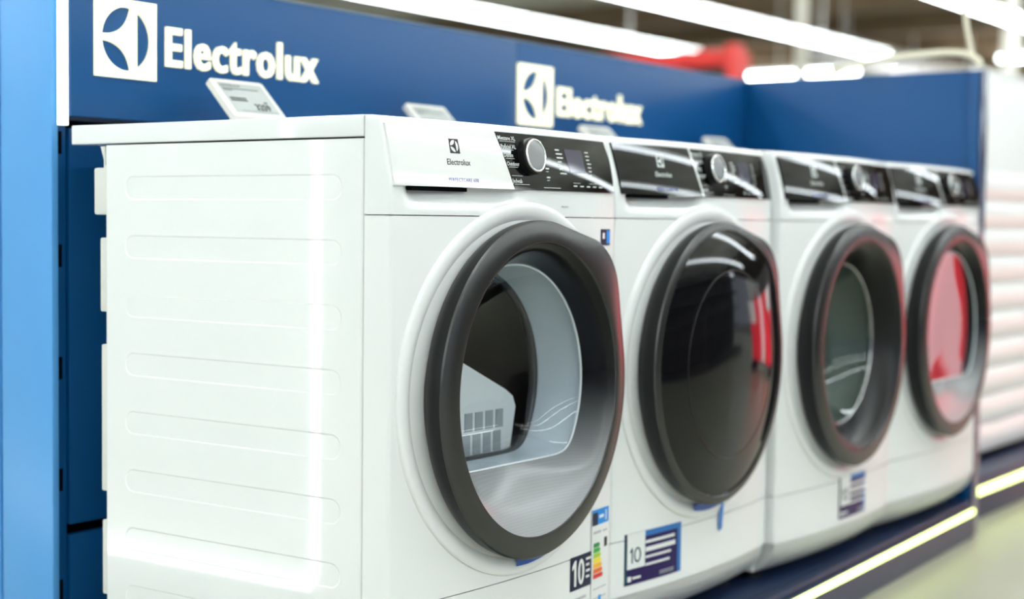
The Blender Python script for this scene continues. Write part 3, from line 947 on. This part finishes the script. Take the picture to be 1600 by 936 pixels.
# ================================================================== PRICE TAGS
def price_tag(label, xc, ytop, ztop, w_=0.130, hgt=0.094, tilt=46):
    t = thing('price_tag', label, 'price tag', (xc, ytop, ztop), 'electronic price tags on the machine tops')
    a = radians(tilt)
    dn = Vector((0, -cos(a), -sin(a)))      # down the face
    nn = Vector((0, -sin(a), cos(a)))       # out of the face
    def P(u, v, o): return tuple(Vector((u, 0, 0)) + dn * v + nn * o)
    def rrect(x0, x1, v0, v1, r, n=5):
        pts = []
        for cx_, cv, s in ((x1 - r, v0 + r, -90), (x1 - r, v1 - r, 0), (x0 + r, v1 - r, 90), (x0 + r, v0 + r, 180)):
            for k in range(n + 1):
                q = radians(s + 90 * k / n)
                pts.append((cx_ + r * cos(q), cv + r * sin(q)))
        return pts
    def slab(name, m, x0, x1, v0, v1, r, o0, o1, parent):
        pts = rrect(x0, x1, v0, v1, r)
        ins = [(x * 1.0, v) for x, v in rrect(x0 + 0.001, x1 - 0.001, v0 + 0.001, v1 - 0.001, max(r - 0.001, 0.0003))]
        bm = rings_bm([[P(x, v, o0) for x, v in pts], [P(x, v, o1 - 0.001 if o1 - o0 > 0.002 else o1) for x, v in pts], [P(x, v, o1) for x, v in ins]], True, True, True)
        return mesh_obj(name, bm, m, parent, 40)
    hw = w_ / 2
    slab('case', TAG_WHITE, -hw, hw, 0, hgt, 0.007, -0.012, 0.0, t)
    sc = slab('screen', EINK, -hw + 0.013, hw - 0.010, 0.010, hgt - 0.010, 0.001, -0.001, 0.0006, t)
    def bar(x, v, l, hh):
        bm = bmesh.new()
        bm.faces.new([bm.verts.new(P(*q, 0.0009)) for q in ((x, v), (x + l, v), (x + l, v + hh), (x, v + hh))])
        mesh_obj('print_line', bm, INK if hh > 0.003 else mat('eink_dark_grey', (0.12, 0.13, 0.13, 1), 0.5), sc, 0)
    b = text_bm('ELECTROLUX EW', 0.0075, 0.00002, 0.0001, 2)
    mesh_obj('product_line', place(b, lambda x, y, z: P(-hw + 0.016 + x * 0.8, 0.0195 - y, 0.0009)), INK, sc, 0)
    bar(-hw + 0.016, 0.0235, 0.088, 0.0022); bar(-hw + 0.016, 0.0275, 0.022, 0.0022)
    bar(-hw + 0.018, 0.047, 0.040, 0.0032); bar(-hw + 0.018, 0.0525, 0.040, 0.0032); bar(hw - 0.034, 0.054, 0.008, 0.0034)
    b = text_bm('3259', 0.021, 0.00002, 0.0006, 2)
    mesh_obj('price', place(b, lambda x, y, z: P(0.002 + x * 0.88, 0.0755 - y, 0.0009)), INK, sc, 0)
    bar(-hw + 0.026, 0.0790, 0.090, 0.001)
    # stand behind the case: an angled foot that rests on the worktop
    zf = 0.8504 - ztop
    bm = bmesh.new()
    V = []
    for x in (-0.022, 0.022):
        V.append([bm.verts.new((x, y, z)) for y, z in ((-0.030, -0.044), (-0.024, -0.044), (0.004, zf + 0.003), (0.004, zf), (-0.062, zf), (-0.062, zf + 0.003), (-0.006, zf + 0.003))])
    n = 7
    bm.faces.new(V[0]); bm.faces.new(V[1][::-1])
    for i in range(n): bm.faces.new((V[0][i], V[0][(i + 1) % n], V[1][(i + 1) % n], V[1][i]))
    mesh_obj('stand', bm, TAG_WHITE, t, 0)
    return t
price_tag('white electronic price tag showing 3259 on the nearest dryer', 0.293, 0.552, 0.9440)
price_tag('white electronic price tag behind the smoked door dryer, second from left', 0.868, 0.585, 0.9400)
price_tag('white electronic price tag below the second lit logo, third from left', 1.492, 0.565, 0.9300)
price_tag('white electronic price tag nearest the end panel, rightmost of the tags', 2.098, 0.565, 0.9320)

# ================================================================== NEXT BAY (right of the end panel)
nb = thing('slatted_unit', 'white slatted display unit right of the navy end panel', 'display unit', (2.53, 0.12, FLOOR_Z))
SL = mat('white_slat', (0.88, 0.88, 0.88, 1), 0.35)
box('carcass', SL, nb, 0.0, 1.2, 0.016, 0.55, 0.13, 1.00, 0.004)
for k in range(10):
    z0 = 0.145 + 0.085 * k
    bm = bmesh.new()
    rs = []
    for j in range(7):
        t_ = j / 6
        rs.append([(0.0, 0.016 - 0.020 * sin(pi * (0.15 + 0.7 * t_)), z0 + 0.082 * t_), (1.2, 0.016 - 0.020 * sin(pi * (0.15 + 0.7 * t_)), z0 + 0.082 * t_)])
    mesh_obj('slat', rings_bm(rs, False, bm=bm), SL, nb)
box('dark_gap', SLOT, nb, 0.12, 1.2, 0.006, 0.02, 0.128, 0.142)
wb = thing('white_back_panel', 'tall white back panel rising behind the slatted unit', 'panel', (4.75, 0.76, FLOOR_Z))
for k in range(3): box('white_board', SL, wb, 1.4 * k, 1.4 * k + 1.398, 0.0, 0.03, 0.0, 1.47, 0.003)
box('cap_rail', SL, wb, 0.0, 4.2, -0.006, 0.036, 1.4705, 1.49, 0.003)
np_ = thing('plinth', 'dark navy plinth with lime light strip under the slatted unit', 'plinth', (2.51, 0.0, FLOOR_Z))
box('base', BLUE_DARK, np_, 0.0, 1.3, 0.02, 0.66, 0.0, 0.118, 0.003)
box('light_strip', LED_LIME, np_, 0.0, 1.3, 0.012, 0.0195, 0.070, 0.092, 0.002)

# ================================================================== NEIGHBOUR BAY (left, out of frame; the enamel mirrors its light strips)
nbh = thing('neighbour_display', 'white display end with lit edge strips left of the navy upright', 'display', (-0.55, 0.58, FLOOR_Z))
box('end_board', SL, nbh, -0.05, 0.0, 0.0, 1.3, 0.0, 1.25, 0.004)
box('base', BLUE_DARK, nbh, 0.0005, 0.02, 0.0, 1.3, 0.0, 0.11, 0.004)
LED_STRONG = mat('led_strip_white', (0.95, 1.0, 0.93, 1), 0.4, emit=9.0)
box('edge_strip', LED_STRONG, nbh, 0.0005, 0.010, 0.002, 0.017, 0.14, 1.24, 0.002)
box('base_strip', LED_STRONG, nbh, 0.0205, 0.030, 0.0, 1.3, 0.116, 0.134, 0.002)

# ================================================================== CABLE HOOP on the end panel
cable_m = mat('cream_conduit', srgb(235, 228, 205), 0.45)
ch = thing('power_hose', 'cream flexible power hose looping over the navy end panel', 'hose', (2.44, -0.03, 1.118))
pts = catmull([(-0.02, 0.40, 0.012), (-0.03, 0.33, 0.022), (-0.02, 0.21, 0.040), (0.0, 0.09, 0.047), (0.005, 0.03, 0.040), (0.008, 0.000, 0.022), (0.010, -0.006, 0.010)], 8)
mesh_obj('hose', tube_bm(pts, 0.0085), cable_m, ch)
pts = catmull([(0.006, 0.012, 0.028), (0.000, 0.022, 0.075), (-0.004, 0.034, 0.16), (0.0, 0.045, 0.40), (0.0, 0.05, 1.78)], 6)
mesh_obj('drop_cable', tube_bm(pts, 0.0062), cable_m, ch)

# ================================================================== CEILING LUMINAIRES
HOUSE = mat('luminaire_housing', (0.75, 0.75, 0.73, 1), 0.5)
CEILING_FILL = mat('ceiling_fill', (0.93, 0.99, 1.0, 1), 0.4, emit=14.0)  # upward glow added to the luminaires to brighten the ceiling
CEILING_FILL_FAR = mat('ceiling_fill_far', (0.95, 0.98, 1.0, 1), 0.4, emit=80.0)  # stronger added glow for the unseen far fill lights
def luminaire(label, x0, x1, y, z=2.9, wid=0.115, group='linear ceiling luminaires running along the aisles', up=None):
    t = thing('ceiling_light', label, 'ceiling light', (x0, y, z), group)
    box('housing', HOUSE, t, 0, x1 - x0, -wid * 0.3, wid * 0.3, 0.045, 0.10, 0.006)
    box('diffuser', TUBE, t, 0.0, x1 - x0, -wid / 2, wid / 2, 0.0, 0.044, 0.012, 2)
    box('ceiling_fill_strip', up or CEILING_FILL, t, 0.1, x1 - x0 - 0.1, -0.035, 0.035, 0.1005, 0.106)  # glowing strip added on the housing, only to lift the ceiling
    for k in range(4):
        x = (x1 - x0) * (0.06 + 0.29 * k)
        box('hanger', HOUSE, t, x - 0.008, x + 0.008, -0.008, 0.008, 0.107, 4.245 - z)
luminaire('bright white linear ceiling light above the header, leftmost in the photo', -12, 17.4, 8.85)
luminaire('bright white linear ceiling light in the upper middle above the header', -12, 18.5, 6.72)
luminaire('bright white linear ceiling light at the top right corner', -12, 17.5, 4.10)
for y, lab in ((1.75, 'white linear ceiling light running right above the machine row'), (-1.15, 'white linear ceiling light over the aisle in front of the machines'),
               (-3.90, 'white linear ceiling light, second row out from the machine fronts'), (-6.30, 'white linear ceiling light, third row out from the machine fronts'), (-8.70, 'white linear ceiling light, fourth row out from the machine fronts')):
    luminaire(lab, -12, 17.5, y)
for y, lab in ((3.0, 'added far fill light for the ceiling, unseen behind the end panel, nearest the right'), (8.0, 'added far fill light for the ceiling, unseen behind the end panel, middle one'), (13.0, 'added far fill light for the ceiling, unseen behind the header, middle one'), (18.0, 'added far fill light for the ceiling, unseen behind the header, leftmost')):
    luminaire(lab, 24.0, 46, y, 2.2, up=CEILING_FILL_FAR)  # added lamps, kept out of sight, that brighten the far ceiling
def cross_light(label, x, y0, y1):
    t = thing('ceiling_light', label, 'ceiling light', (x, y0, 2.86), 'cross ceiling lights far behind the display')
    box('housing', HOUSE, t, -0.04, 0.04, 0, y1 - y0, 0.05, 0.11, 0.006)
    box('diffuser', TUBE, t, -0.07, 0.07, 0, y1 - y0, 0.0, 0.048, 0.012, 2)
    for k in range(2): box('hanger', HOUSE, t, -0.008, 0.008, 0.2 + k, 0.216 + k, 0.11, 1.385)
cross_light('short bright light just above the corner of header and end panel', 19.6, 7.65, 9.35)
cross_light('short bright light at the right edge of the picture', 18.9, 3.9, 5.35)

# ================================================================== FAR STORE
beam_m = mat('ceiling_beam_brown', srgb(120, 100, 76), 0.8, noise=0.2, nscale=2)
for k, x in enumerate((20.5, 23.5, 26.5, 29.5, 32.5, 36, 40)):
    bt = thing('ceiling_beam', 'dark brown beam crossing the far ceiling', 'beam', (x, 5, 3.85), 'dark beams under the far ceiling')
    box('web', beam_m, bt, -0.04, 0.04, -18, 20, 0.03, 0.37)
    box('flange', beam_m, bt, -0.14, 0.14, -18, 20, 0.0, 0.03)
    box('flange', beam_m, bt, -0.14, 0.14, -18, 20, 0.37, 0.40)
duct_m = mat('duct_grey', srgb(200, 198, 196), 0.4, metal=0.2)
for lab, x0, x1, y, z, r in (('pale grey round air duct under the far ceiling on the right', 21, 38, 9.0, 3.45, 0.26),
                             ('pale grey round air duct under the far ceiling on the left', 22, 44, 15.5, 3.55, 0.22)):
    du = thing('air_duct', lab, 'duct', (x0, y, z))
    n = 20
    mesh_obj('pipe', rings_bm([[(x, r * cos(2 * pi * k / n), r * sin(2 * pi * k / n)) for k in range(n)] for x in (0, x1 - x0)], True, True, True), duct_m, du)
    for q in range(6):
        xx = (x1 - x0) * (q + 0.5) / 6
        mesh_obj('joint', rings_bm([[(xx + d, rr * cos(2 * pi * k / n), rr * sin(2 * pi * k / n)) for k in range(n)] for d, rr in ((-0.05, r), (-0.05, r + 0.025), (0.05, r + 0.025), (0.05, r))]), duct_m, du)
        box('hanger', duct_m, du, xx - 0.015, xx + 0.015, -0.015, 0.015, r, 4.25 - z)
# red shelf-top sign beyond the header
red_m = mat('shop_red', srgb(214, 40, 34), 0.4)
rs_ = thing('red_sign', 'red shelf topper sign beyond the navy header', 'sign', (8.0, 3.62, FLOOR_Z))
box('shelf', mat('shelf_black', (0.02, 0.02, 0.022, 1), 0.5), rs_, 0.02, 0.3, 0.0, 2.4, 0.0, 1.90, 0.01)
box('topper', red_m, rs_, -0.03, 0.33, 0.0, 2.4, 1.905, 2.02, 0.01)
box('side_board', red_m, rs_, -0.05, 0.10, -0.075, -0.002, 0.0, 2.05, 0.01)
# pale columns
for lab, x, y in (('pale square column far behind the end panel', 18.3, 7.9), ('pale square column at far right behind the hose', 16.4, 4.42)):
    pc = thing('column', lab, 'column', (x, y, FLOOR_Z))
    pm = mat('column_paint', srgb(225, 220, 210), 0.6)
    box('shaft', pm, pc, -0.07, 0.07, -0.07, 0.07, 0.0, 4.36, 0.01)
    box('base_collar', pm, pc, -0.11, 0.11, -0.11, 0.11, 0.0, 0.25, 0.01)
# opposite side of the aisle: red promotion wall with white posters
rw = thing('promotion_wall', 'white promotion wall with red panels across the aisle', 'partition', (11.2, -4.0, FLOOR_Z))
for k in range(5):
    box('board', mat('poster_white', (0.82, 0.82, 0.82, 1), 0.5), rw, 1.25 * k, 1.25 * k + 1.24, 0.0, 0.08, 0.05, 1.75, 0.005)
    box('red_panel', red_m, rw, 1.25 * k + 0.10, 1.25 * k + 0.80, 0.0805, 0.087, 0.45 + 0.15 * (k % 2), 1.10 + 0.22 * (k % 3))
    box('foot', BLUE_DARK, rw, 1.25 * k + 0.1, 1.25 * k + 0.2, -0.25, 0.33, 0.0, 0.05, 0.005)
shelf_m = mat('aisle_shelf_charcoal', (0.035, 0.034, 0.035, 1), 0.5, noise=0.1)
shelf_e = mat('aisle_shelf_edge', (0.10, 0.10, 0.10, 1), 0.5)
for q in range(2):
    gs = thing('aisle_shelving', ('charcoal aisle shelving across from the machines, end next to the camera', 'charcoal aisle shelving across from the machines, farther from the camera')[q], 'shelving', (2.4 + 3.0 * q, -4.3, FLOOR_Z), 'charcoal shelving across the aisle')
    box('back', shelf_m, gs, 0.02, 2.96, 0.0, 0.03, 0.12, 1.92, 0.003)
    box('base', shelf_m, gs, 0.02, 2.96, 0.031, 0.50, 0.0, 0.12, 0.004)
    for k in range(4):
        box('upright', shelf_e, gs, 0.02 + 0.96 * k, 0.06 + 0.96 * k, 0.031, 0.07, 0.121, 1.95, 0.003)
    for k in range(4):
        box('shelf', shelf_m, gs, 0.02, 2.96, 0.071, 0.46, 0.50 + 0.38 * k, 0.525 + 0.38 * k, 0.003)

# illuminated red stand in the aisle (off frame to the right; mirrored in the doors)
LIT_RED = mat('lightbox_red', (1.0, 0.045, 0.07, 1), 0.4, emit=1.7)
LIT_WHITE = mat('lightbox_white', (1.0, 0.9, 0.9, 1), 0.4, emit=1.1)
LIT_PINK = mat('lightbox_pink', (1.0, 0.50, 0.54, 1), 0.4, emit=2.3)
lb = thing('lightbox_stand', 'illuminated red and white lightbox stand in the aisle beyond the machines', 'lightbox', (6.0, -1.65, FLOOR_Z))
lb.rotation_euler = (0, 0, radians(-67))
box('frame', BLUE_DARK, lb, -1.30, 0.68, 0.04, 0.12, 0.10, 0.885, 0.006)
for k, (x0, x1, z0, z1, m_) in enumerate(((-1.28, -0.90, 0.12, 0.64, LIT_RED), (-1.28, -0.90, 0.645, 0.87, LIT_WHITE), (-0.895, -0.50, 0.12, 0.87, LIT_RED), (-0.495, -0.30, 0.12, 0.26, LIT_WHITE), (-0.495, -0.30, 0.265, 0.87, LIT_PINK), (-0.295, -0.14, 0.12, 0.87, LIT_PINK), (-0.135, 0.20, 0.12, 0.87, LIT_RED), (0.205, 0.66, 0.12, 0.55, LIT_RED), (0.205, 0.66, 0.555, 0.87, LIT_WHITE))):
    box('lit_panel', m_, lb, x0, x1, -0.0, 0.0395, z0, z1, 0.002)
for x in (-1.1, 0.5): box('foot', BLUE_DARK, lb, x - 0.04, x + 0.04, -0.18, 0.30, 0.0, 0.10, 0.005)
